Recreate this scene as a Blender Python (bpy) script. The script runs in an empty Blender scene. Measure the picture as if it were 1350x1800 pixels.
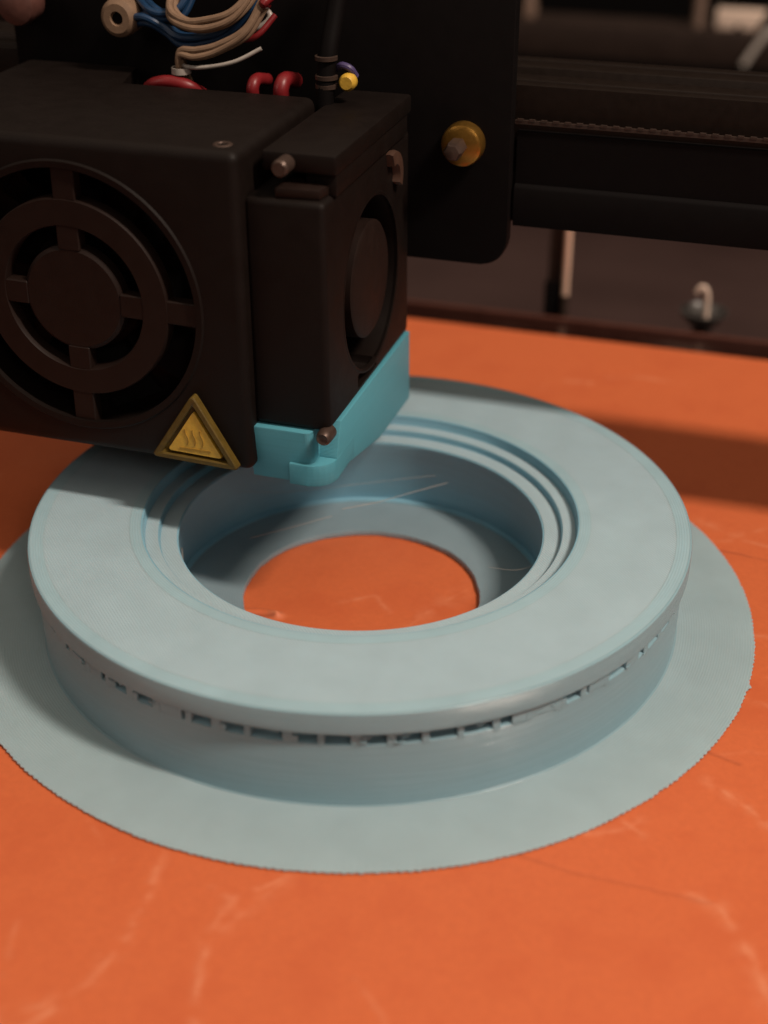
import bpy, bmesh, math, random
import numpy as np
from mathutils import Vector, Matrix
random.seed(7); rng = np.random.default_rng(7)
PI = math.pi
scene = bpy.context.scene
C = scene.collection

# ---------------------------------------------------------------- camera (1 unit = 1 cm)
cam_pos = Vector((6.5208, -19.3603, 13.6222)); yaw, pit, roll = -0.3056, 0.5281, -0.0019
fw = Vector((math.sin(yaw)*math.cos(pit), math.cos(yaw)*math.cos(pit), -math.sin(pit)))
rt = fw.cross(Vector((0, 0, 1))).normalized(); up = rt.cross(fw)
rt, up = math.cos(roll)*rt + math.sin(roll)*up, -math.sin(roll)*rt + math.cos(roll)*up
cd = bpy.data.cameras.new('camera'); cam = bpy.data.objects.new('camera', cd); C.objects.link(cam)
m = Matrix((rt, up, -fw)).transposed().to_4x4(); m.translation = cam_pos; cam.matrix_world = m
cd.sensor_fit = 'VERTICAL'; cd.sensor_height = 24; cd.lens = 2462.26/1800*24
cd.clip_start = 0.5; cd.clip_end = 2000
cd.dof.use_dof = True; cd.dof.focus_distance = 22.3; cd.dof.aperture_fstop = 0.08
scene.camera = cam

# ---------------------------------------------------------------- light
w = bpy.data.worlds.new('World'); scene.world = w; w.use_nodes = True
w.node_tree.nodes['Background'].inputs[0].default_value = (1.0, 0.80, 0.64, 1)
w.node_tree.nodes['Background'].inputs[1].default_value = 0.06
def area(name, loc, tgt, sx, sy, power, col):
    l = bpy.data.lights.new(name, 'AREA'); l.shape = 'RECTANGLE'; l.size = sx; l.size_y = sy
    l.energy = power; l.color = col
    o = bpy.data.objects.new(name, l); C.objects.link(o); o.location = loc
    o.rotation_euler = (Vector(tgt)-Vector(loc)).to_track_quat('-Z', 'Y').to_euler()
    return o
area('ceiling_lamp', (68, -20, 95), (68, -20, 0), 30, 8, 142000, (1.0, 0.83, 0.70))
area('ceiling_glow', (0, 10, 150), (0, 10, 0), 240, 240, 96000, (1.0, 0.80, 0.62))
area('side_lamp', (35, -51, 41), (0, 0, 1), 7, 14, 3300, (1.0, 0.80, 0.70))
area('left_fill', (-62, -48, 48), (0, 0, 0), 34, 34, 5500, (1.0, 0.82, 0.72))  # unseen fill added to brighten the left side of the disc
scene.view_settings.view_transform = 'Standard'; scene.view_settings.look = 'None'
scene.view_settings.exposure = 0; scene.view_settings.gamma = 1

# ---------------------------------------------------------------- materials
def mat(name, col, rough=.5, spec=.5, metal=0, nscale=None, namt=.1, bump=None, sss=0, coat=0, tint=None, bdist=.01):
    """base colour with procedural mottling (object space) and noise relief"""
    M = bpy.data.materials.new(name); M.use_nodes = True; nt = M.node_tree; N = nt.nodes; L = nt.links
    b = N['Principled BSDF']; b.inputs['Roughness'].default_value = rough
    b.inputs['Specular IOR Level'].default_value = spec; b.inputs['Metallic'].default_value = metal
    b.inputs['Base Color'].default_value = (*col, 1)
    if coat: b.inputs['Coat Weight'].default_value = coat; b.inputs['Coat Roughness'].default_value = .15
    if sss:
        b.inputs['Subsurface Weight'].default_value = sss
        b.inputs['Subsurface Radius'].default_value = (.5, .9, 1.0); b.inputs['Subsurface Scale'].default_value = .12
    tc = N.new('ShaderNodeTexCoord')
    if nscale:
        n = N.new('ShaderNodeTexNoise'); n.inputs['Scale'].default_value = nscale; n.inputs['Detail'].default_value = 6
        L.new(tc.outputs['Object'], n.inputs['Vector'])
        mx = N.new('ShaderNodeMix'); mx.data_type = 'RGBA'
        a = tuple(c*(1-namt) for c in col); c2 = tint or tuple(min(1, c*(1+namt)) for c in col)
        mx.inputs[6].default_value = (*a, 1); mx.inputs[7].default_value = (*c2, 1)
        L.new(n.outputs['Fac'], mx.inputs[0]); L.new(mx.outputs[2], b.inputs['Base Color'])
        mr = N.new('ShaderNodeMapRange'); mr.inputs[3].default_value = max(.03, rough-.1); mr.inputs[4].default_value = min(1, rough+.1)
        L.new(n.outputs['Fac'], mr.inputs[0]); L.new(mr.outputs[0], b.inputs['Roughness'])
    if bump:
        n2 = N.new('ShaderNodeTexNoise'); n2.inputs['Scale'].default_value = bump[0]; n2.inputs['Detail'].default_value = 4
        L.new(tc.outputs['Object'], n2.inputs['Vector'])
        bp = N.new('ShaderNodeBump'); bp.inputs['Strength'].default_value = bump[1]; bp.inputs['Distance'].default_value = bdist
        L.new(n2.outputs['Fac'], bp.inputs['Height']); L.new(bp.outputs[0], b.inputs['Normal'])
    return M

def filament_mat(name, col, rough, spec, mode, sss=.25, col2=None, relief=1.0):
    """printed plastic: 'layer' = horizontal layer lines on walls, 'rings' = concentric toolpaths, 'fill' = diagonal infill lines"""
    M = mat(name, col, rough, spec, sss=sss); nt = M.node_tree; N = nt.nodes; L = nt.links; b = N['Principled BSDF']
    tc = next(n for n in N if n.type == 'TEX_COORD'); sp = N.new('ShaderNodeSeparateXYZ'); L.new(tc.outputs['Object'], sp.inputs[0])
    def math_(op, a, bb=None):
        n = N.new('ShaderNodeMath'); n.operation = op
        for i, v in enumerate((a, bb)):
            if v is None: continue
            if isinstance(v, (int, float)): n.inputs[i].default_value = v
            else: L.new(v, n.inputs[i])
        return n.outputs[0]
    X, Y, Z = sp.outputs
    if mode == 'layer': k = math_('MULTIPLY', Z, 2*PI/.02)
    elif mode == 'rings':
        r = math_('SQRT', math_('ADD', math_('MULTIPLY', X, X), math_('MULTIPLY', Y, Y))); k = math_('MULTIPLY', r, 2*PI/.042)
    else: k = math_('MULTIPLY', math_('ADD', X, Y), 2*PI/.06)
    wv = math_('SINE', k)
    # slow irregularity between layers / passes
    n1 = N.new('ShaderNodeTexNoise'); n1.noise_dimensions = '3D'; n1.inputs['Scale'].default_value = 1.0; n1.inputs['Detail'].default_value = 5
    mp = N.new('ShaderNodeMapping'); L.new(tc.outputs['Object'], mp.inputs[0])
    mp.inputs['Scale'].default_value = (.6, .6, 26) if mode == 'layer' else (1.6, 1.6, 1.6)
    L.new(mp.outputs[0], n1.inputs['Vector'])
    h = math_('ADD', math_('MULTIPLY', wv, .5), math_('MULTIPLY', n1.outputs['Fac'], .9 if mode == 'layer' else 2.0))
    bp = N.new('ShaderNodeBump'); bp.inputs['Strength'].default_value = (1.0 if mode == 'layer' else .6)*relief; bp.inputs['Distance'].default_value = .0065 if mode == 'layer' else .0028
    L.new(h, bp.inputs['Height']); L.new(bp.outputs[0], b.inputs['Normal'])
    mx = N.new('ShaderNodeMix'); mx.data_type = 'RGBA'
    mx.inputs[6].default_value = (*[c*.86 for c in col], 1); mx.inputs[7].default_value = (*(col2 or [min(1, c*1.12) for c in col]), 1)
    ln = math_('ADD', math_('MULTIPLY', n1.outputs['Fac'], .75), math_('MULTIPLY', math_('ADD', wv, 1.0), .125 if mode != 'layer' else .0))
    L.new(ln, mx.inputs[0]); L.new(mx.outputs[2], b.inputs['Base Color'])
    return M

BLUE = (.42, .56, .57)
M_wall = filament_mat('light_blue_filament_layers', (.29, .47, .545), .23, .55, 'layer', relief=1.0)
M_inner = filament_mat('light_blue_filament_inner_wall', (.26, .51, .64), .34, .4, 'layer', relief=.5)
M_floor = filament_mat('light_blue_filament_pan_floor', (.24, .33, .375), .34, .5, 'rings')  # darker than the other filament tones
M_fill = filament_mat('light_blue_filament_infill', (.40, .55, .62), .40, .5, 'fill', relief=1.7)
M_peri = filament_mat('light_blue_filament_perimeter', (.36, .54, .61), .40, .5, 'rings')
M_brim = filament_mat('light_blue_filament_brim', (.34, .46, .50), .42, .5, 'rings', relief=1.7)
M_cyan = filament_mat('cyan_filament', (.10, .37, .46), .40, .5, 'layer', sss=.15, relief=.5)
M_black = mat('black_moulded_plastic', (.0065, .0036, .0026), .58, .2, nscale=3, namt=.25, bump=(40, .25))
M_grille = mat('black_grille_plastic', (.014, .007, .005), .6, .2, nscale=5, namt=.25, bump=(60, .3))
M_dark = mat('deep_black_plastic', (.004, .003, .003), .65, .1, nscale=4, namt=.2)
M_alu = mat('black_anodised_aluminium', (.011, .0065, .0045), .5, .18, metal=.1, nscale=8, namt=.25, bump=(120, .2))
M_board = mat('brown_stained_board', (.028, .017, .013), .6, .25, nscale=1.2, namt=.35, bump=(6, .3), bdist=.05)
M_table = mat('dark_tabletop', (.048, .026, .023), .6, .35, nscale=.25, namt=.35, bump=(2, .3), bdist=.05)
M_bed = mat('dark_red_glass_plate', (.016, .0045, .003), .2, .5, nscale=2, namt=.15, coat=.3)
M_bededge = mat('brown_plate_edge', (.09, .03, .02), .4, .5, nscale=3, namt=.3)  # lighter than the plate colour
M_yellow = mat('golden_yellow_plastic', (.66, .40, .05), .45, .5, nscale=9, namt=.35, bump=(30, .4))
M_olive = mat('olive_yellow_plastic', (.11, .07, .012), .5, .3, nscale=8, namt=.4, bump=(30, .4))
M_sym = mat('faded_print', (.38, .22, .033), .6, .3, nscale=12, namt=.3)
M_brass = mat('brass', (.34, .18, .035), .32, .5, metal=.8, nscale=12, namt=.3, bump=(40, .3))
M_steel = mat('bright_steel', (.62, .52, .46), .22, .5, metal=.9, nscale=10, namt=.2, bump=(50, .3))
M_dsteel = mat('dark_steel', (.09, .06, .048), .42, .4, metal=.5, nscale=10, namt=.3)
M_cream = mat('cream_rubber', (.24, .155, .10), .55, .25, nscale=8, namt=.3, bump=(20, .3))
M_bluew = mat('blue_insulation', (.012, .045, .11), .4, .5, nscale=6, namt=.3)
M_redw = mat('red_insulation', (.20, .012, .015), .4, .5, nscale=6, namt=.3)
M_clear = mat('cloudy_white_plastic', (.42, .38, .34), .35, .5, nscale=9, namt=.3)
M_pink = mat('pinkish_copper_rod', (1.0, .62, .47), .4, .5, metal=.0, nscale=10, namt=.2)
M_pale = mat('pale_painted_metal', (.85, .66, .54), .45, .5, nscale=2, namt=.2)
M_belt = mat('ribbed_rubber', (.035, .02, .014), .6, .5, nscale=20, namt=.4)
M_wallp = mat('dark_room_wall', (.004, .003, .003), .8, .2, nscale=.05, namt=.3)
M_purple = mat('violet_plastic', (.08, .06, .16), .45, .5, nscale=6, namt=.2)

# ---------------------------------------------------------------- helpers
def link(name, me, m, parent=None, kind=None):
    o = bpy.data.objects.new(name, me); C.objects.link(o)
    if m is not None and not me.materials: me.materials.append(m)
    if parent: o.parent = parent
    if kind: o['kind'] = kind
    return o
def obj(name, bm, m, parent=None, smooth=35, kind=None):
    me = bpy.data.meshes.new(name); bmesh.ops.recalc_face_normals(bm, faces=bm.faces); bm.to_mesh(me); bm.free()
    if smooth is not None:
        me.polygons.foreach_set('use_smooth', [True]*len(me.polygons))
        try: me.set_sharp_from_angle(angle=math.radians(smooth))
        except Exception: pass
    return link(name, me, m, parent, kind)
def thing(name, label, cat, loc=(0, 0, 0), group=None):
    o = bpy.data.objects.new(name, None); C.objects.link(o); o.location = loc; o.empty_display_size = .5
    o['label'] = label; o['category'] = cat
    if group: o['group'] = group
    return o
def tag(o, label, cat, group=None):
    o['label'] = label; o['category'] = cat
    if group: o['group'] = group
    return o
def box(bm, x0, x1, y0, y1, z0, z1, bev=0, seg=2):
    r = bmesh.ops.create_cube(bm, size=1); vs = r['verts']
    for v in vs: v.co = Vector((x0+(v.co.x+.5)*(x1-x0), y0+(v.co.y+.5)*(y1-y0), z0+(v.co.z+.5)*(z1-z0)))
    if bev:
        es = list({e for v in vs for e in v.link_edges})
        bmesh.ops.bevel(bm, geom=es, offset=bev, segments=seg, profile=.5, affect='EDGES')
    return bm
def prism(bm, pts, axis, a0, a1, bev=0):
    """extrude a polygon given in the plane perpendicular to axis ('x': (y,z), 'y': (x,z), 'z': (x,y))"""
    def mk(p, a): return {'x': (a, p[0], p[1]), 'y': (p[0], a, p[1]), 'z': (p[0], p[1], a)}[axis]
    A = [bm.verts.new(mk(p, a0)) for p in pts]; B = [bm.verts.new(mk(p, a1)) for p in pts]
    n = len(pts); fs = [bm.faces.new(A), bm.faces.new(B[::-1])]
    for i in range(n): fs.append(bm.faces.new((A[i], B[i], B[(i+1) % n], A[(i+1) % n])))
    if bev:
        es = list({e for f in fs for e in f.edges})
        bmesh.ops.bevel(bm, geom=es, offset=bev, segments=2, profile=.5, affect='EDGES')
    return bm
def lathe(bm, prof, n=64, closed=False, c=(0, 0, 0), axis='z', a0=0, a1=2*PI):
    full = abs(a1-a0-2*PI) < 1e-6; cnt = n if full else n+1
    rings = []
    for i in range(cnt):
        t = a0+(a1-a0)*i/n; row = []
        for r, z in prof:
            x, y = r*math.cos(t), r*math.sin(t)
            p = {'z': (x, y, z), 'y': (x, z, y), 'x': (z, x, y)}[axis]
            row.append(bm.verts.new((p[0]+c[0], p[1]+c[1], p[2]+c[2])))
        rings.append(row)
    k = len(prof)
    for i in range(n):
        A = rings[i]; B = rings[(i+1) % cnt]
        for j in range(k if closed else k-1):
            j2 = (j+1) % k
            bm.faces.new((A[j], B[j], B[j2], A[j2]))
    if not full and closed: bm.faces.new(rings[0]); bm.faces.new(rings[-1][::-1])
    if not closed and full:
        for idx in (0, k-1):
            if prof[idx][0] > 1e-6:
                try: bm.faces.new([r[idx] for r in rings])
                except Exception: pass
    bmesh.ops.remove_doubles(bm, verts=bm.verts, dist=1e-6)
    return bm
def tube(bm, pts, rad, n=10, sub=8, cap=True):
    P = [Vector(p) for p in pts]
    if len(P) > 2:   # Catmull-Rom
        Q = []
        E = [2*P[0]-P[1]]+P+[2*P[-1]-P[-2]]
        for i in range(1, len(E)-2):
            for s in range(sub):
                t = s/sub; a, b, c, d = E[i-1:i+3]
                Q.append(.5*((2*b)+(c-a)*t+(2*a-5*b+4*c-d)*t*t+(3*b-a-3*c+d)*t**3))
        Q.append(P[-1]); P = Q
    rings = []; nrm = None
    for i, p in enumerate(P):
        t = (P[min(i+1, len(P)-1)]-P[max(i-1, 0)]).normalized()
        if nrm is None: nrm = t.orthogonal().normalized()
        nrm = (nrm-t*nrm.dot(t)).normalized(); b = t.cross(nrm)
        rr = rad(i/(len(P)-1)) if callable(rad) else rad
        rings.append([bm.verts.new(p+rr*(math.cos(a)*nrm+math.sin(a)*b)) for a in [2*PI*k/n for k in range(n)]])
    for A, B in zip(rings, rings[1:]):
        for k in range(n): bm.faces.new((A[k], A[(k+1) % n], B[(k+1) % n], B[k]))
    if cap: bm.faces.new(rings[0][::-1]); bm.faces.new(rings[-1])
    return bm
def boolean(o, cutter_bm, op='DIFFERENCE'):
    me = bpy.data.meshes.new('cut'); bmesh.ops.recalc_face_normals(cutter_bm, faces=cutter_bm.faces); cutter_bm.to_mesh(me); cutter_bm.free()
    c = bpy.data.objects.new('cut', me); C.objects.link(c)
    md = o.modifiers.new('b', 'BOOLEAN'); md.object = c; md.operation = op; md.solver = 'EXACT'
    dg = bpy.context.evaluated_depsgraph_get(); ev = o.evaluated_get(dg); nm = bpy.data.meshes.new_from_object(ev)
    o.modifiers.clear(); old = o.data; o.data = nm; bpy.data.objects.remove(c); bpy.data.meshes.remove(me)
    nm.polygons.foreach_set('use_smooth', [True]*len(nm.polygons)); nm.set_sharp_from_angle(angle=math.radians(35))
def new(): return bmesh.new()

# ================================================================ SETTING
obj('tabletop', box(new(), -140, 140, -90, 43, -8, -6), M_table, kind='structure')
obj('room_wall', box(new(), -300, 300, 160, 163, -80, 160), M_wallp, kind='structure')
obj('room_floor', box(new(), -300, 300, -150, 160, -84, -80), M_wallp, kind='structure')

# ================================================================ PRINT BED
bed = thing('print_bed', 'print bed covered in scratched orange tape under the blue printed disc', 'print bed', (1, 2, -.4))
def wpar(o, p):   # parent keeping world coordinates
    o.parent = p; o.matrix_parent_inverse = Matrix.Translation(-p.location); return o
wpar(obj('plate', box(new(), -11, 12.9, -11.6, 13.55, -.42, -.06, .04), M_bed), bed)
wpar(obj('plate_edge', box(new(), -11, 12.9, 13.50, 13.66, -.40, -.015, .03), M_bededge), bed)
# orange tape sheet: fine grid with wear attribute and relief
x0, x1, y0, y1 = -10.8, 12.6, -11.4, 12.42
nx, ny = 620, 630
gx, gy = np.meshgrid(np.linspace(x0, x1, nx), np.linspace(y0, y1, ny))
def vnoise(x, y, f, seed):
    r = np.random.default_rng(seed); G = r.random((256, 256))
    a = x*f+100.3; b = y*f+77.7; i = np.floor(a).astype(int); j = np.floor(b).astype(int); u = a-i; v = b-j
    u = u*u*(3-2*u); v = v*v*(3-2*v); i %= 256; j %= 256; i2 = (i+1) % 256; j2 = (j+1) % 256
    return (G[i, j]*(1-u)+G[i2, j]*u)*(1-v)+(G[i, j2]*(1-u)+G[i2, j2]*u)*v
def fbm(x, y, f, seed): return sum(vnoise(x, y, f*2**k, seed+k)*.5**(k+1) for k in range(5))
def seg_d(pts, wob=.05):
    xx = gx+(fbm(gx, gy, 1.5, 50)-.5)*wob*4; yy = gy+(fbm(gx, gy, 1.5, 60)-.5)*wob*4
    d = np.full(gx.shape, 9.)
    for (ax, ay), (bx, by) in zip(pts, pts[1:]):
        L2 = (bx-ax)**2+(by-ay)**2; t = np.clip(((xx-ax)*(bx-ax)+(yy-ay)*(by-ay))/L2, 0, 1)
        d = np.minimum(d, np.hypot(xx-ax-t*(bx-ax), yy-ay-t*(by-ay)))
    return d
wear = np.zeros(gx.shape); cut = np.zeros(gx.shape); zz = np.zeros(gx.shape)
gr = fbm(gx, gy, 6, 9); gr2 = fbm(gx, gy, 1.3, 19); gr3 = fbm(gx, gy, 3, 29)
def streak(pts, wd, amt, soft=.06):
    global wear
    d = seg_d(pts); m_ = (.65*np.clip(1-d/wd, 0, 1)**1.5*np.clip((gr-.36)*4.0, 0, 1)+.6*np.clip(1-d/.05, 0, 1)*np.clip((gr3-.42)*6, 0, 1))*amt; wear = np.maximum(wear, m_)
streak([(-.62, -6.8), (-.42, -7.61), (-.39, -8.21), (-.55, -9.12), (-.89, -9.9), (-1.5, -11)], .13, .9)
streak([(-.42, -8.4), (-.7, -9.4), (-1.3, -9.9)], .28, .55)
streak([(1.12, -6.7), (.88, -7.01), (.56, -7.3), (.2, -7.15)], .10, .9)
streak([(.62, -7.3), (.55, -7.92), (.67, -8.46), (.99, -9.27), (1.2, -10.3)], .16, .8)
streak([(1.2, -6.6), (.8, -7.6), (.6, -8.0)], .3, .35)
streak([(6.27, -3.07), (6.7, -3.32), (7.2, -3.71), (7.8, -4.0)], .20, .75)
streak([(6.3, -5.35), (6.7, -5.5), (6.94, -5.92), (7.25, -6.31), (7.5, -7)], .22, .8)
streak([(5.3, -4.25), (5.57, -4.46)], .16, .7); streak([(4.8, -4.7), (5.3, -4.4), (5.5, -4.2)], .18, .5)
streak([(-1.9, -6.5), (-1.44, -6.94), (-1.15, -7.19)], .05, .6)
streak([(1.0, -.9), (1.34, .18), (1.77, 1.07)], .4, .45)
streak([(1.75, 9.9), (2.27, 9.93)], .2, .7); streak([(2.6, 10.3), (3.3, 10.6), (4.3, 10.5)], .16, .6)
streak([(5.4, 4.4), (6.1, 4.0), (6.8, 4.6), (7.3, 4.7)], .22, .45); streak([(5.3, 3.6), (6.3, 3.9), (7.4, 3.7)], .12, .45)
streak([(5.9, 1.0), (6.6, .8), (7.3, .9)], .14, .5); streak([(6.4, -.8), (7.4, -1.2)], .15, .4)
streak([(-.3, -.3), (.2, .1), (.6, -.3)], .12, .45)
for k in range(46):
    a = rng.uniform(-9, 11), rng.uniform(-11, 12); an = rng.uniform(0, PI); l_ = rng.uniform(.2, 1.4)
    mid = (a[0]+l_*.5*math.cos(an)+rng.normal()*.1, a[1]+l_*.5*math.sin(an)+rng.normal()*.1)
    streak([a, mid, (a[0]+l_*math.cos(an+.2), a[1]+l_*math.sin(an+.2))], rng.uniform(.04, .12), rng.uniform(.15, .45))
def cutline(pts, wd, amt):
    global cut, zz
    d = seg_d(pts, .02); m_ = np.clip(1-d/wd, 0, 1)*amt; cut = np.maximum(cut, m_); zz -= m_*.02
cutline([(3.96, -5.37), (4.73, -5.46), (5.79, -5.46), (6.6, -5.47)], .04, .35)
cutline([(5.82, 3.42), (6.18, 3.41), (6.39, 3.35)], .045, .8); cutline([(6.45, 3.36), (6.9, 3.3), (7.8, 3.3)], .045, .5)
cutline([(-4.2, -5.39), (-3.76, -5.42)], .05, 1.0)
cutline([(-1.75, -1.12), (-1.46, -1.06), (-1.25, -1.03)], .05, .8)
cutline([(6.2, -2.4), (6.7, -2.55)], .05, .5)
# crease and small blister seen through the hub opening
dcr = seg_d([(-1.9, -1.06), (-1.46, -.93), (-1.2, -.98)], .02); zz += np.clip(1-dcr/.12, 0, 1)**2*.05
dbl = np.hypot((gx+1.22)/1.5, gy+.98); zz += np.clip(1-dbl/.14, 0, 1)**1.5*.06
wear = np.maximum(wear, np.clip(1-dbl/.16, 0, 1)*.7)
zz += (fbm(gx, gy, .8, 31)-.5)*.014 + (fbm(gx, gy, 4, 41)-.5)*.008 + wear*.004
zz -= .012
dirt = np.clip((gr2-.5)*3.0, 0, 1)*.8 + np.clip(fbm(gx, gy, 3.2, 77)-.56, 0, 1)*2.0
verts = np.stack([gx.ravel(), gy.ravel(), zz.ravel()], 1)
idx = np.arange(nx*ny).reshape(ny, nx)
faces = np.stack([idx[:-1, :-1].ravel(), idx[:-1, 1:].ravel(), idx[1:, 1:].ravel(), idx[1:, :-1].ravel()], 1)
me = bpy.data.meshes.new('orange_tape'); me.vertices.add(len(verts)); me.vertices.foreach_set('co', verts.ravel().astype(np.float32))
me.loops.add(faces.size); me.loops.foreach_set('vertex_index', faces.ravel()); me.polygons.add(len(faces))
me.polygons.foreach_set('loop_start', np.arange(len(faces))*4); me.polygons.foreach_set('loop_total', np.full(len(faces), 4)); me.update(calc_edges=True); me.validate()
me.polygons.foreach_set('use_smooth', [True]*len(faces))
at = me.attributes.new('wear', 'FLOAT_COLOR', 'POINT')
at.data.foreach_set('color', np.stack([wear.ravel(), cut.ravel(), np.clip(dirt, 0, 1).ravel(), np.ones(nx*ny)], 1).ravel().astype(np.float32))
M_tape = bpy.data.materials.new('scratched_orange_tape'); M_tape.use_nodes = True; nt = M_tape.node_tree; N = nt.nodes; L = nt.links; b = N['Principled BSDF']
an = N.new('ShaderNodeAttribute'); an.attribute_name = 'wear'; sp = N.new('ShaderNodeSeparateColor'); L.new(an.outputs['Color'], sp.inputs[0])
tc = N.new('ShaderNodeTexCoord'); n1 = N.new('ShaderNodeTexNoise'); n1.inputs['Scale'].default_value = 9; n1.inputs['Detail'].default_value = 12; n1.inputs['Roughness'].default_value = .68; L.new(tc.outputs['Object'], n1.inputs[0])
def mix(a, bcol, f):
    n = N.new('ShaderNodeMix'); n.data_type = 'RGBA'
    if isinstance(a, tuple): n.inputs[6].default_value = (*a, 1)
    else: L.new(a, n.inputs[6])
    n.inputs[7].default_value = (*bcol, 1); L.new(f, n.inputs[0]); return n.outputs[2]
def mulv(s, v):
    n = N.new('ShaderNodeMath'); n.operation = 'MULTIPLY'; L.new(s, n.inputs[0]); n.inputs[1].default_value = v; return n.outputs[0]
c1 = mix((.72, .163, .050), (.55, .118, .039), n1.outputs['Fac'])
c2 = mix(c1, (.58, .115, .036), mulv(sp.outputs[2], .75))
c3 = mix(c2, (.88, .38, .21), mulv(sp.outputs[0], .50))
c4 = mix(c3, (.22, .045, .02), mulv(sp.outputs[1], .8))
L.new(c4, b.inputs['Base Color']); b.inputs['Roughness'].default_value = .55; b.inputs['Specular IOR Level'].default_value = .45; b.inputs['Sheen Weight'].default_value = .18; b.inputs['Sheen Roughness'].default_value = .5; b.inputs['Sheen Tint'].default_value = (1, .45, .25, 1)
bp = N.new('ShaderNodeBump'); bp.inputs['Strength'].default_value = .6; bp.inputs['Distance'].default_value = .008; L.new(n1.outputs['Fac'], bp.inputs['Height']); L.new(bp.outputs[0], b.inputs['Normal'])
wpar(link('orange_tape', me, M_tape), bed)

# ================================================================ PRINTED DISC
disc = thing('printed_brake_disc', 'light blue 3D printed ventilated brake disc with wide thin brim on orange bed', '3D print')
def smooth_noise(t, f, seed):
    return sum(math.sin(t*f*k+seed*1.7*k)/k for k in (1, 2.3, 3.7, 5.1))
# brim: ragged outer edge
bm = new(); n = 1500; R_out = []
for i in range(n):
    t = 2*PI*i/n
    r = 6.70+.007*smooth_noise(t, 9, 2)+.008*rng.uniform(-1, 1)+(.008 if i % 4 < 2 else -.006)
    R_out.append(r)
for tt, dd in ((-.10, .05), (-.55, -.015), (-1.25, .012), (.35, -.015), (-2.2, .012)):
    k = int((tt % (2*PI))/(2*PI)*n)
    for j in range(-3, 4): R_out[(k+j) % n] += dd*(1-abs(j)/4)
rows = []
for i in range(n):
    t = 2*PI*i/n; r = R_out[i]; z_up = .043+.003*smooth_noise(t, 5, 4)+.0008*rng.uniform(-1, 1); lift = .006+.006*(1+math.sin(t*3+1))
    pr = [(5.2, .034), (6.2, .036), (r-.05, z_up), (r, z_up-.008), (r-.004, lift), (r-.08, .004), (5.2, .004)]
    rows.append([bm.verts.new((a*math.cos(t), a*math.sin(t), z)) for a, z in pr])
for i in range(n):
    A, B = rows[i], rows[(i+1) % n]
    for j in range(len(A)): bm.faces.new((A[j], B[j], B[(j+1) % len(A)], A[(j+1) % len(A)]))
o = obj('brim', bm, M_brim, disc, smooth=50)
# lower body wall with foot fillet, plus the hub pan floor
bm = new()
lathe(bm, [(5.425, .034), (5.408, .042), (5.399, .056), (5.398, .075), (5.405, .3), (5.415, 1.12), (5.411, 1.15), (5.38, 1.16), (4.2, 1.16), (4.2, .036)], 360, closed=True)
obj('lower_ring', bm, M_wall, disc)
bm = new(); lathe(bm, [(4.85, 1.15), (4.85, 1.39), (4.0, 1.39), (4.0, 1.15)], 240, closed=True); obj('vent_core', bm, M_wall, disc)
# friction ring (top): lip side wall, perimeter bands, infill face
bm = new(); lathe(bm, [(5.46, 1.372), (5.485, 1.380), (5.497, 1.40), (5.50, 1.43), (5.50, 1.715), (5.493, 1.738), (5.475, 1.748), (5.46, 1.7495), (5.46, 1.6), (3.75, 1.6), (3.75, 1.372)], 480, closed=True)
lip = obj('friction_ring', bm, M_wall, disc)
bm = new(); lathe(bm, [(5.46, 1.7505), (5.46, 1.62), (5.24, 1.62), (5.24, 1.7505)], 360, closed=True); obj('outer_perimeter_band', bm, M_peri, lip)
bm = new(); lathe(bm, [(5.24, 1.7485), (5.24, 1.62), (3.86, 1.62), (3.86, 1.7485)], 360, closed=True); obj('infill_face', bm, M_fill, lip)
bm = new(); lathe(bm, [(3.86, 1.7505), (3.86, 1.62), (3.67, 1.62), (3.67, 1.7505)], 360, closed=True); obj('inner_perimeter_band', bm, M_peri, lip)
# hat: stepped inner wall down to the floor
bm = new(); lathe(bm, [(3.75, 1.745), (3.655, 1.748), (3.64, 1.738), (3.625, 1.575), (3.615, 1.563), (3.40, 1.560), (3.388, 1.550), (3.378, 1.452), (3.368, 1.443), (3.10, 1.438), (3.075, 1.428), (3.07, 1.40), (3.10, 1.30), (3.26, .16), (3.28, .085), (3.75, .085)], 300, closed=True)
hat = obj('stepped_inner_wall', bm, M_inner, disc)
for ra, rb, zz_ in ((3.402, 3.612, 1.5635), (3.10, 3.367, 1.4435)):
    bm = new(); lathe(bm, [(ra, zz_-.02), (ra, zz_+.002), (rb, zz_+.002), (rb, zz_-.02)], 300, closed=True); obj('lit_ledge_overlay', bm, M_fill, hat)  # overlay rings in the paler infill colour paint the ledges as lit
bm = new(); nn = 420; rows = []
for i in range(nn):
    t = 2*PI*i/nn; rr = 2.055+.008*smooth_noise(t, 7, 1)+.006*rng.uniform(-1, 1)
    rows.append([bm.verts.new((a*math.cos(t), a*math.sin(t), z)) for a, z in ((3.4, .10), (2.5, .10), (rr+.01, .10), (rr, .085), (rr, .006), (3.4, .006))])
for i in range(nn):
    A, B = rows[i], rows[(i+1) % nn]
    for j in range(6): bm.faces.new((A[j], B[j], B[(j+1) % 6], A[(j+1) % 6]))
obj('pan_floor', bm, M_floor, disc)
bm = new(); lathe(bm, [(3.30, .098), (3.30, .135), (3.20, .135), (3.17, .125), (3.17, .098)], 240, closed=True); obj('floor_fillet', bm, M_inner, disc)
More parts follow.
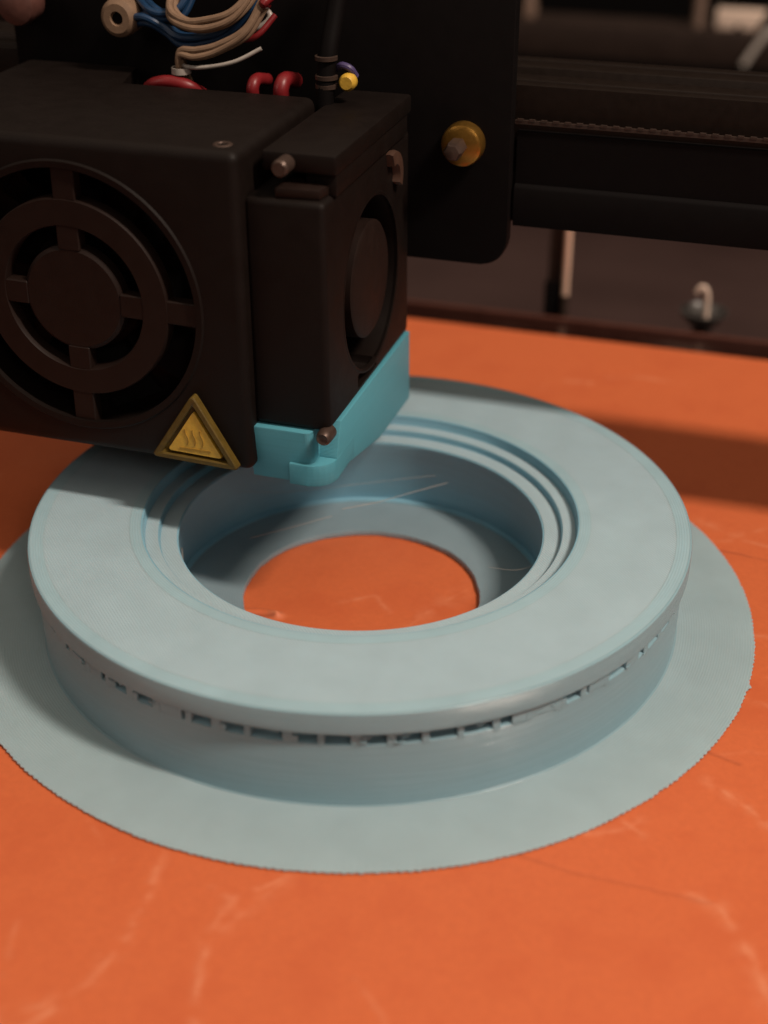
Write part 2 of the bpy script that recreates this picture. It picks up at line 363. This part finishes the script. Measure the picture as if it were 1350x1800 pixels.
# cooling vanes in the slot, one object each
nv = 68
pitch = 2*PI*5.38/nv
def vane_mesh(wd, fills):
    bm = new(); box(bm, 4.8, 5.37, -wd/2, wd/2, 1.15, 1.39, .012, 1); box(bm, 5.35, 5.42, -wd/2-.012, wd/2+.01, 1.10, 1.39, .012, 1)
    for y0_, y1_, z0_, z1_, r_ in fills:   # sagging bridge strands that half close the opening beside the vane
        box(bm, r_-.05, r_, wd/2-.01+y0_*(pitch-wd), wd/2+.01+y1_*(pitch-wd), z0_, z1_, .012, 1)
    me = bpy.data.meshes.new('vane'); bm.to_mesh(me); bm.free(); me.materials.append(M_wall); return me
vm_open = [vane_mesh(.09, []), vane_mesh(.11, [(0, .35, 1.28, 1.40, 5.413)]), vane_mesh(.08, [(.6, 1, 1.31, 1.40, 5.416)]), vane_mesh(.13, [(0, .2, 1.15, 1.27, 5.420)])]
vm_half = [vane_mesh(.12, [(0, 1, 1.27, 1.40, 5.416)]), vane_mesh(.10, [(0, .55, 1.14, 1.40, 5.413)]), vane_mesh(.14, [(0, .4, 1.24, 1.40, 5.420), (.4, 1, 1.31, 1.40, 5.413)]), vane_mesh(.10, [(.5, 1, 1.13, 1.33, 5.416)]), vane_mesh(.12, [(0, .7, 1.15, 1.25, 5.426), (.2, 1, 1.30, 1.40, 5.416)])]
vm_shut = [vane_mesh(.12, [(0, 1, 1.14, 1.40, 5.411)]), vane_mesh(.14, [(0, .8, 1.14, 1.40, 5.416)]), vane_mesh(.10, [(.15, 1, 1.14, 1.40, 5.416)]), vane_mesh(.12, [(0, 1, 1.16, 1.40, 5.420)])]
for i in range(nv):
    deg = ((360*i/nv+2+180) % 360)-180
    p_open = .60 if -120 < deg < -58 else .45 if -165 < deg < -15 else .15
    u_ = rng.random()
    pool = vm_open if u_ < p_open else vm_half if u_ < p_open+.33 else vm_shut
    v = bpy.data.objects.new('vane', pool[rng.integers(0, len(pool))]); C.objects.link(v); v.parent = disc
    v.rotation_euler = (0, 0, 2*PI*i/nv+rng.normal()*.004+.03)
# little torn threads hanging under the lip
bm = new()
for k in range(26):
    t = rng.uniform(-2.6, .1); r = 5.415; z = rng.uniform(1.16, 1.36)
    p = [((r+rng.uniform(0, .02))*math.cos(t+s), (r+.02)*math.sin(t+s), z+dz) for s, dz in ((0, 0), (rng.uniform(.005, .012), rng.uniform(-.03, .0)), (rng.uniform(.014, .026), rng.uniform(-.02, .03)))]
    tube(bm, p, .012, 6, 4)
obj('torn_thread', bm, M_wall, disc, kind='stuff')
# stringing across the pan
def strand(pts, r, lab):
    o = obj('filament_strand', tube(new(), pts, r, 6, 8), M_clear); tag(o, lab, 'filament', 'stray filament strands inside the printed disc'); return o
strand([(-2.04, -.04, .85), (-1.5, .6, .8), (-.94, 1.19, .8)], .0045, 'thin pale filament strand over the shaded left side of the pan')
strand([(-.63, .82, 1.2), (-.09, 1.26, 1.2), (.37, 1.75, 1.2), (.9, 2.3, 1.2)], .005, 'thin pale filament strand slanting up towards the back right wall of the pan')
strand([(-3.12, -.55, .75), (-2.75, -1.3, .4), (-2.45, -1.75, .25), (-2.3, -2.15, .13)], .010, 'short whitish filament curl at the foot of the left inner wall')
strand([(-2.7, 1.0, 1.1), (-1.8, 1.4, 1.05), (-.6, 2.0, 1.1), (.6, 2.6, 1.15)], .0025, 'hair thin filament strand along the back wall of the pan')
strand([(-2.6, -1.6, .9), (-2.3, -1.9, .6), (-2.15, -2.1, .2)], .004, 'tiny filament hair beside the front left wall of the pan')
strand([(2.2, .2, .9), (2.7, .1, 1.0), (3.1, .3, 1.1)], .003, 'faint filament strand near the right wall of the pan')

# ================================================================ PRINT HEAD
head = thing('hotend_unit', 'black printer hotend shroud with round fan grille and cyan duct above the disc', 'printer head', (-3.5, 3, 2.7))
FX, FZ = -4.32, 5.45; YF = -1.17
o = wpar(obj('shroud', box(new(), -7.35, -1.42, YF, 3.42, 2.84, 8.0, .16, 4), M_black), head); shroud = o
boolean(o, lathe(new(), [(0, YF-.5), (2.17, YF-.5), (2.17, YF+.9), (0, YF+.9)], 96, c=(FX, 0, FZ), axis='y'))
boolean(o, prism(new(), [(-4.85, 2.15), (-1.0, 2.15), (-1.0, 4.0), (-5.35, 4.0)], 'z', 6.4, 8.6))
def hpart(name, bm, m, parent=None, smooth=35):
    o = obj(name, bm, m, None, smooth)
    o.parent = parent or head
    p = parent or head
    # every ancestor below the head sits at identity, so the head offset is undone once
    if p == head: o.matrix_parent_inverse = Matrix.Translation(-head.location)
    return o
hpart('fan_rim', lathe(new(), [(2.10, YF-.02), (2.20, YF-.03), (2.25, YF+.02), (2.16, YF+.1), (2.10, YF+.08)], 96, closed=True, c=(FX, 0, FZ), axis='y'), M_black)
gr_ = hpart('fan_grille', lathe(new(), [(1.20, YF+.02), (1.60, YF+.02), (1.62, YF+.05), (1.62, YF+.28), (1.18, YF+.28), (1.18, YF+.05)], 96, closed=True, c=(FX, 0, FZ), axis='y'), M_grille)
hpart('hub', lathe(new(), [(0, YF+.04), (.80, YF+.04), (.86, YF+.09), (.86, YF+.28), (0, YF+.28)], 72, c=(FX, 0, FZ), axis='y'), M_grille, gr_)
for k in range(4):
    bm = new(); box(bm, .8, 2.24, YF+.03, YF+.26, -.19, .19, .02, 1)
    bmesh.ops.rotate(bm, verts=bm.verts, cent=(0, 0, 0), matrix=Matrix.Rotation(k*PI/2+.02, 3, 'Y')); bmesh.ops.translate(bm, verts=bm.verts, vec=(FX, 0, FZ))
    hpart('spoke', bm, M_grille, gr_)
fan = hpart('fan_rotor', lathe(new(), [(0, YF+.45), (.95, YF+.45), (1.0, YF+.5), (1.0, YF+.88), (0, YF+.88)], 48, c=(FX, 0, FZ), axis='y'), M_dark)
for k in range(9):
    bm = new(); a = 2*PI*k/9
    vs = []
    for r, tw in ((.98, 0), (1.5, .06), (2.05, .14)):
        for yy, da in ((YF+.48, -.18), (YF+.84, .18)):
            for th in (-.02, .02):
                t = a+da+tw; vs.append(bm.verts.new((FX+r*math.cos(t)+th, yy, FZ+r*math.sin(t))))
    for i in range(2):
        q = vs[i*4:(i+2)*4]
        for f in ((0, 2, 6, 4), (1, 5, 7, 3), (0, 4, 5, 1), (2, 3, 7, 6)): bm.faces.new([q[j] for j in f])
    bm.faces.new([vs[j] for j in (0, 1, 3, 2)]); bm.faces.new([vs[j] for j in (8, 10, 11, 9)])
    hpart('blade', bm, M_dark, fan)
# heater block + nozzle under the shroud
hpart('heater_block', box(new(), -4.6, -3.0, 1.2, 2.3, 2.3, 3.2, .04), M_dsteel)
hpart('nozzle', lathe(new(), [(.045, 1.76), (.09, 1.76), (.28, 1.98), (.30, 2.05), (.30, 2.32), (0, 2.32)], 24, c=(-3.7, 1.75, 0)), M_brass)
hpart('cover_screw', lathe(new(), [(0, 7.99), (.07, 7.99), (.085, 8.01), (.13, 8.015), (.15, 8.0), (.15, 7.9), (0, 7.9)], 24, c=(-1.78, -.78, 0)), M_dsteel)
# blower housing on the right of the shroud
bl = hpart('blower_housing', box(new(), -1.46, -.19, -.93, 3.40, 3.62, 7.30, .10, 3), M_black)
boolean(bl, lathe(new(), [(0, -.9), (1.42, -.9), (1.42, .4), (0, .4)], 72, c=(0, 1.30, 5.30), axis='x'))
boolean(bl, box(new(), -.7, .2, .5, 1.5, 3.74, 3.98, .05))
hpart('blower_wheel', lathe(new(), [(0, -.27), (.92, -.27), (.98, -.31), (.98, -.86), (0, -.86)], 48, c=(0, 1.50, 5.28), axis='x'), M_grille, bl)
hpart('intake_rim', lathe(new(), [(1.42, -.20), (1.46, -.183), (1.49, -.19), (1.49, -.25), (1.42, -.25)], 72, closed=True, c=(0, 1.30, 5.30), axis='x'), M_black, bl)
cap = hpart('top_bracket', box(new(), -1.26, -.10, -.62, 3.20, 7.62, 7.92, .05), M_black)
hpart('bracket_web', box(new(), -.62, -.14, -.50, 3.1, 7.28, 7.64, .03), M_black, cap)
bm = new(); prism(bm, [(-.98, -.86), (-.30, -.80), (-.24, -.30), (-.55, .1), (-.98, .0)], 'z', 7.30, 7.46, .03); hpart('bracket_ledge', bm, M_grille, cap)
hpart('bracket_screw', lathe(new(), [(0, -.95), (.10, -.95), (.13, -.91), (.13, -.6), (0, -.6)], 20, c=(-.86, 0, 7.76), axis='y'), M_dsteel, cap)
# round corner boss on the right flank, its highlight put into the brown colour
bm = new(); lathe(bm, [(.42, -.30), (.46, -.14), (.44, -.07), (.24, -.06), (.22, -.30)], 40, closed=True, c=(0, 2.2, 6.78), axis='x', a0=-.5, a1=1.9); hpart('screw_boss', bm, mat('boss_highlight_brown', (.075, .038, .025), .5, nscale=6, namt=.3), bl)
hpart('corner_screw', lathe(new(), [(0, -.97), (.09, -1.02), (.12, -.98), (.13, -.90), (.13, -.7), (0, -.7)], 24, c=(-.25, -.08, 3.58), axis='y'), M_dsteel, bl)
# cyan printed duct
def arc(cx, cy, r, a0, a1, k=6): return [(cx+r*math.cos(a0+(a1-a0)*i/k), cy+r*math.sin(a0+(a1-a0)*i/k)) for i in range(k+1)]
bm = new(); prism(bm, [(-1.52, -1.03)]+arc(-.59, -.91, .12, -PI/2, 0)+[(-.47, -.2), (-1.52, -.2)], 'z', 2.66, 3.61, .02)
for v in bm.verts:
    if v.co.z < 2.75 and v.co.y < -.8: v.co.y += .11
duct = hpart('cooling_duct', bm, M_cyan)
bm = new(); prism(bm, [(-.86, -1.025)]+arc(-.55, -.64, .385, -PI/2, 0)+[(-.165, .2), (-.86, .2)], 'z', 2.655, 3.03, .02)
hpart('duct_corner', bm, M_cyan, duct)
bm = new(); prism(bm, [(-.66, 2.70), (-.66, 3.05), (-.42, 3.60), (3.42, 3.60), (3.44, 2.24), (1.6, 2.30), (-.1, 2.70)], 'x', -.60, -.168, .02)
hpart('duct_side', bm, M_cyan, duct)
bm = new(); prism(bm, [(-1.4, -.3), (-.6, -.3), (-.9, 1.4), (-2.3, 1.6)], 'z', 2.45, 2.75, .04); hpart('duct_outlet', bm, M_cyan, duct)
# warning triangle
T = [(-2.33, 4.16), (-3.13, 2.96), (-1.60, 2.91)]
cx_, cz_ = sum(p[0] for p in T)/3, sum(p[1] for p in T)/3
def tri(s): return [((p[0]-cx_)*s+cx_, (p[1]-cz_)*s+cz_) for p in T]
def rounded(poly, r, k=4):
    out = []; n = len(poly)
    for i in range(n):
        P0, P1, P2 = Vector(poly[i-1]), Vector(poly[i]), Vector(poly[(i+1) % n])
        a = P1+(P0-P1).normalized()*r; b_ = P1+(P2-P1).normalized()*r
        for j in range(k+1):
            t = j/k; out.append(tuple((1-t)**2*a+2*t*(1-t)*P1+t*t*b_))
    return out
def ring_prism(bm, outer, inner, ya, yb):
    n = len(outer); V = [[bm.verts.new((p[0], y, p[1])) for p in poly] for poly, y in ((outer, yb), (outer, ya+.02), ([(a[0]*.85+b_[0]*.15, a[1]*.85+b_[1]*.15) for a, b_ in zip(outer, inner)], ya), ([(a[0]*.2+b_[0]*.8, a[1]*.2+b_[1]*.8) for a, b_ in zip(outer, inner)], ya), (inner, ya+.02), (inner, yb))]
    for q in range(6):
        A, B = V[q], V[(q+1) % 6]
        for i in range(n): bm.faces.new((A[i], A[(i+1) % n], B[(i+1) % n], B[i]))
sign = hpart('warning_sign', prism(new(), rounded(tri(1.0), .10), 'y', YF-.035, YF+.02), M_olive)
bm = new(); ring_prism(bm, rounded(tri(1.0), .11), rounded(tri(.76), .05), YF-.15, YF-.03); hpart('sign_border', bm, M_olive, sign)
hpart('sign_face', prism(new(), rounded(tri(.62), .05), 'y', YF-.12, YF-.034, .015), M_yellow, sign)
bm = new()   # hot surface symbol: three wavy lines over a bar
for k in range(3):
    xx = cx_-.13+.13*k
    tube(bm, [(xx+.025*math.sin(j*1.3), YF-.122, cz_-.10+.07*j) for j in range(5)], .014, 6, 4)
box(bm, cx_-.27, cx_+.27, YF-.128, YF-.11, cz_-.19, cz_-.155)
hpart('hot_surface_symbol', bm, M_sym, sign)
# back plate (carriage) with eccentric brass nut and screw
bm = new(); pts = [(-7.6, 5.0), (-7.6, 11.6), (1.55, 11.6), (1.55, 5.45)]
pts += [(1.10+.45*math.cos(a), 5.45-.45*math.sin(a)) for a in [PI/2*k/6 for k in range(1, 7)]]
prism(bm, pts, 'y', 3.45, 3.74, .03); plate = hpart('carriage_plate', bm, M_dark)
hpart('brass_nut', lathe(new(), [(0, 3.16), (.28, 3.16), (.34, 3.20), (.36, 3.26), (.36, 3.46), (0, 3.46)], 36, c=(.76, 0, 7.12), axis='y'), M_brass, plate)
hpart('nut_screw', lathe(new(), [(0, 2.72), (.05, 2.72), (.13, 2.74), (.16, 2.80), (.16, 3.2), (0, 3.2)], 6, c=(.72, 0, 7.12), axis='y'), M_dsteel, plate)

# ================================================================ GANTRY
gan = thing('gantry_beam', 'black grooved aluminium cross beam running left to right behind the print head', 'beam', (0, 4.85, 6.9))
prof = [(3.80, 5.72), (5.90, 5.72), (5.90, 8.05), (5.66, 8.05), (5.64, 8.0), (5.58, 8.0), (5.56, 8.05), (5.12, 8.05), (5.02, 7.75), (4.68, 7.75), (4.58, 8.05), (4.16, 8.05), (4.14, 8.0), (4.08, 8.0), (4.06, 8.05), (3.80, 8.05), (3.80, 7.15), (4.05, 7.02), (4.05, 6.70), (3.80, 6.57)]
wpar(obj('extrusion', prism(new(), prof, 'x', -26, 26, .012), M_alu), gan)
wpar(obj('beam_shade_cover', prism(new(), [(3.80, 5.69), (3.66, 5.69), (3.64, 5.75), (3.64, 6.34), (3.68, 6.40), (3.72, 6.42), (3.72, 7.30), (3.80, 7.32)], 'x', 1.6, 26), M_dark), gan)  # dark cover added over the lit beam front to keep it black
bt = thing('drive_belt', 'thin toothed drive belt stretched along the front of the cross beam', 'belt', (8, 3.7, 7.5))
wpar(obj('belt_band', box(new(), 1.56, 26, 3.66, 3.72, 7.44, 7.50), M_belt), bt)
bm = new(); k = 0; x = 1.6
while x < 12:
    box(bm, x, x+.1, 3.65, 3.70, 7.49, 7.525); x += .2
o = wpar(obj('belt_tooth', bm, M_belt, smooth=None), bt); o['kind'] = 'stuff'

# ================================================================ CABLES AND FITTINGS ON TOP OF THE HEAD
def cable(pts, r, m, name, lab, cat='cable', grp=None):
    return tag(obj(name, tube(new(), pts, r, 12, 8), m), lab, cat, grp)
def bundle(pts, r, n, spread, m, name, lab):
    t = thing(name, lab, 'cable', pts[0])
    for k in range(n):
        a = 2*PI*k/n+.5; off = Vector((.3*math.cos(a), math.cos(a), math.sin(a)))*spread
        P = [Vector(p)+off*(1+.3*math.sin(i*2+k)) for i, p in enumerate(pts)]
        wpar(obj('wire_strand', tube(new(), P, r, 10, 8), m), t)
    return t
bundle([(-5.3, 3.2, 8.75), (-4.66, 2.8, 8.93), (-4.3, 2.8, 8.80), (-4.0, 2.75, 8.66), (-3.59, 2.75, 8.68), (-3.17, 2.8, 8.84), (-2.75, 2.9, 9.3), (-2.6, 3.1, 9.9)], .062, 3, .075, M_bluew, 'blue_cable', 'thick blue cable bundle looping under the cream bow above the shroud')
bundle([(-5.0, 3.3, 9.2), (-4.57, 2.85, 9.06), (-4.3, 2.8, 9.02), (-4.0, 2.9, 9.1), (-3.8, 3.1, 9.5)], .06, 3, .07, M_bluew, 'blue_cable', 'short blue cable bundle beside the round cream end cap')
cr = bundle([(-4.2, 3.2, 9.4), (-4.12, 2.7, 9.08), (-3.79, 2.55, 8.95), (-3.38, 2.55, 8.96), (-2.97, 2.6, 9.10), (-2.7, 2.8, 9.45), (-2.6, 3.1, 9.9)], .06, 4, .075, M_cream, 'cream_cable', 'cream wire bundle curved in a bow above the blue cable')
cr = bundle([(-3.95, 2.9, 7.7), (-3.92, 2.5, 8.25), (-3.86, 2.45, 8.50), (-3.57, 2.45, 8.50), (-3.2, 2.5, 8.60), (-2.75, 2.6, 8.88), (-2.5, 2.8, 9.3)], .055, 4, .065, M_cream, 'cream_cable', 'cream wire bundle rising from the shroud opening and bending right')
wpar(obj('tie_band', lathe(new(), [(.14, -.05), (.165, -.05), (.165, .05), (.14, .05)], 24, closed=True, c=(0, 0, 0), axis='z'), M_clear), cr).matrix_basis = Matrix.Translation((-3.92, 2.5, 8.2))
cable([(-4.0, 2.5, 8.30), (-3.58, 2.42, 8.28), (-2.96, 2.45, 8.40), (-2.5, 2.6, 8.62)], .035, M_clear, 'white_wire', 'thin whitish wire crossing the cream tube base', 'wire')
cable([(-3.1, 2.9, 8.80), (-2.85, 2.85, 8.84), (-2.58, 2.85, 8.92), (-2.44, 2.9, 9.08), (-2.6, 2.95, 9.18), (-2.9, 3.0, 9.15)], .05, M_clear, 'white_wire', 'thin whitish wire curled to the right of the cream bow', 'wire')
cable([(-3.0, 2.7, 8.72), (-2.75, 2.68, 8.74), (-2.55, 2.7, 8.84), (-2.35, 2.9, 9.1)], .05, M_redw, 'red_wire', 'thin red wire arcing below the whitish curled wire', 'wire')
cable([(-4.55, 2.5, 7.86), (-4.35, 2.38, 7.98), (-4.08, 2.35, 8.03), (-3.77, 2.4, 7.97), (-3.6, 2.6, 7.8)], .11, M_redw, 'red_wire', 'red wire lying across the left of the shroud opening', 'wire')
cable([(-2.58, 2.35, 7.86), (-2.57, 2.33, 8.06), (-2.56, 2.5, 8.14), (-2.54, 2.9, 8.05)], .105, M_redw, 'red_wire', 'left red wire stub beside the black hose', 'wire')
cable([(-2.08, 2.35, 7.86), (-2.07, 2.33, 8.07), (-2.06, 2.5, 8.17), (-2.03, 2.9, 8.07)], .13, M_redw, 'red_wire', 'right red wire stub next to the black hose', 'wire')
cable([(-2.5, 2.9, 9.25), (-2.46, 2.7, 9.32), (-2.4, 2.9, 9.4)], .08, M_redw, 'red_wire', 'bright red wire end above the curled whitish wire', 'wire')
bm = new(); lathe(bm, [(0, 2.76), (.10, 2.76), (.12, 2.70), (.24, 2.70), (.31, 2.76), (.33, 2.85), (.30, 3.3), (0, 3.3)], 32, c=(-5.15, 0, 8.92), axis='y')
o = tag(obj('end_cap', bm, M_cream), 'round cream end cap with a dark hollow, left of the blue cable', 'cap')
bm = new(); lathe(bm, [(0, 2.74), (.09, 2.74), (.10, 2.80), (0, 2.80)], 20, c=(-5.15, 0, 8.92), axis='y'); obj('hollow', bm, M_dark, o)  # dark disc stands in for the shade inside the cap
bm = new(); lathe(bm, [(0, 2.80), (.2, 2.80), (.34, 2.88), (.36, 3.0), (.33, 3.35), (0, 3.35)], 32, c=(-7.18, 0, 9.0), axis='y')
tag(obj('round_knob', bm, mat('dull_pink_plastic', (.11, .045, .035), .5, nscale=9, namt=.4)), 'dull pinkish round knob at the top left corner', 'knob')
hose = thing('black_hose', 'black upright hose and fitting rising beside the yellow clip', 'hose', (-1.25, 2.3, 7.6))
wpar(obj('hose_tube', tube(new(), [(-1.28, 2.2, 7.6), (-1.27, 2.25, 8.2), (-1.24, 2.35, 8.7), (-1.2, 2.6, 9.3), (-1.1, 3.0, 10.4)], .15, 16, 6), M_dark), hose)
for zc in (8.18, 8.32, 8.62):
    wpar(obj('hose_ring', lathe(new(), [(.15, zc-.04), (.185, zc-.03), (.185, zc+.03), (.15, zc+.04)], 28, closed=True, c=(-1.26, 2.28, 0)), M_dsteel), hose)
clip = thing('yellow_clip', 'small yellow and violet clip at the foot of the black hose', 'clip', (-.95, 2.35, 7.95))
wpar(obj('yellow_tab', lathe(new(), [(0, -.12), (.10, -.12), (.14, -.06), (.14, .06), (.10, .12), (0, .12)], 24, c=(-.90, 2.3, 8.26), axis='y'), M_yellow), clip)
wpar(obj('violet_ring', tube(new(), [(-1.15, 2.45, 8.42), (-1.02, 2.35, 8.50), (-.88, 2.35, 8.46), (-.82, 2.45, 8.32)], .055, 10, 6), M_purple), clip)

# ================================================================ BEHIND THE BED
rod = thing('upright_rod', 'thin pinkish metal rod standing behind the bed in front of a dark post', 'rod', (.64, 15, -6))
wpar(obj('rod_shaft', lathe(new(), [(0, .05), (.085, .05), (.085, 4.4), (0, 4.4)], 20, c=(.66, 15, 0)), M_pink), rod)
wpar(obj('rod_socket', lathe(new(), [(0, -6), (.11, -6), (.11, .05), (0, .05)], 20, c=(.66, 15, 0)), M_dsteel), rod)
post = tag(obj('dark_post', box(new(), .16, .50, 15.1, 15.5, -6, 4.4, .02), M_board), 'dark narrow post standing just left of the pinkish rod', 'post')
obj('post_foot', box(new(), .10, .54, 15.02, 15.56, -6, .35, .03), M_dark, post)
kn = thing('hooked_knob', 'dark cup shaped knob with a pale hooked wire behind the bed edge', 'knob', (4.25, 15, -1.1))
wpar(obj('knob_cup', lathe(new(), [(0, -.95), (.22, -.95), (.26, -.40), (.44, -.22), (.60, .0), (.60, .05), (.54, .05), (.42, -.08), (.2, -.14), (0, -.14)], 40, c=(4.25, 15, 0)), mat('smoky_black_plastic', (.05, .045, .042), .3, .8, nscale=6, namt=.3)), kn)
wpar(obj('hook', tube(new(), [(4.32, 15, -.14), (4.31, 15, .2), (4.29, 15, .48), (4.21, 15, .64), (4.10, 15, .64), (4.02, 15, .50)], .068, 10, 6), M_pale), kn)
wpar(obj('knob_stem', lathe(new(), [(0, -6), (.2, -6), (.2, -.95), (0, -.95)], 20, c=(4.25, 15, 0)), M_dsteel), kn)
cable([(2.9, 24, -5.9), (4.2, 25, -5.3), (5.2, 26, -5.4), (7.5, 27, -5.9), (11, 28, -5.9)], .12, M_dark, 'black_lead', 'thin black lead lying on the dark tabletop behind the bed', 'cable')
sh = tag(obj('shelf_board', box(new(), -60, 60, 40, 42, .62, 1.97, .05), M_board), 'long dark brown board across the background at upper right', 'shelf')
bm = new(); prism(bm, [(1.66, 1.975), (2.42, 1.975), (2.42, 2.12), (2.56, 2.24), (2.70, 2.12), (2.70, 1.975), (3.25, 1.975), (3.60, 2.66), (1.64, 2.66)], 'y', 40.6, 41.4, .03)
tag(obj('pale_bracket', bm, M_pale), 'pale notched metal bracket standing on the brown board at top right', 'bracket')
tag(obj('pale_rod', lathe(new(), [(0, 1.975), (.24, 1.975), (.24, 6), (0, 6)], 24, c=(.95, 40.8, 0)), mat('dull_tan_metal', (.26, .18, .14), .4, metal=.2, nscale=3, namt=.2)), 'upright tan rod left of the pale notched bracket', 'rod')
tag(obj('tan_peg', lathe(new(), [(0, 1.975), (.26, 1.975), (.34, 2.3), (.24, 2.8), (.24, 4), (0, 4)], 24, c=(-6.0, 40.6, 0)), mat('dull_tan_plastic', (.24, .16, .12), .5, nscale=3, namt=.2)), 'short tan peg on the brown board near the black carriage plate', 'peg')
cable([(4.1, 40.0, 2.3), (3.7, 39.7, 2.0), (3.25, 39.5, 1.3), (3.0, 39.4, .85)], .13, M_clear, 'clear_tube', 'cloudy clear tube hanging in front of the brown board', 'tube')
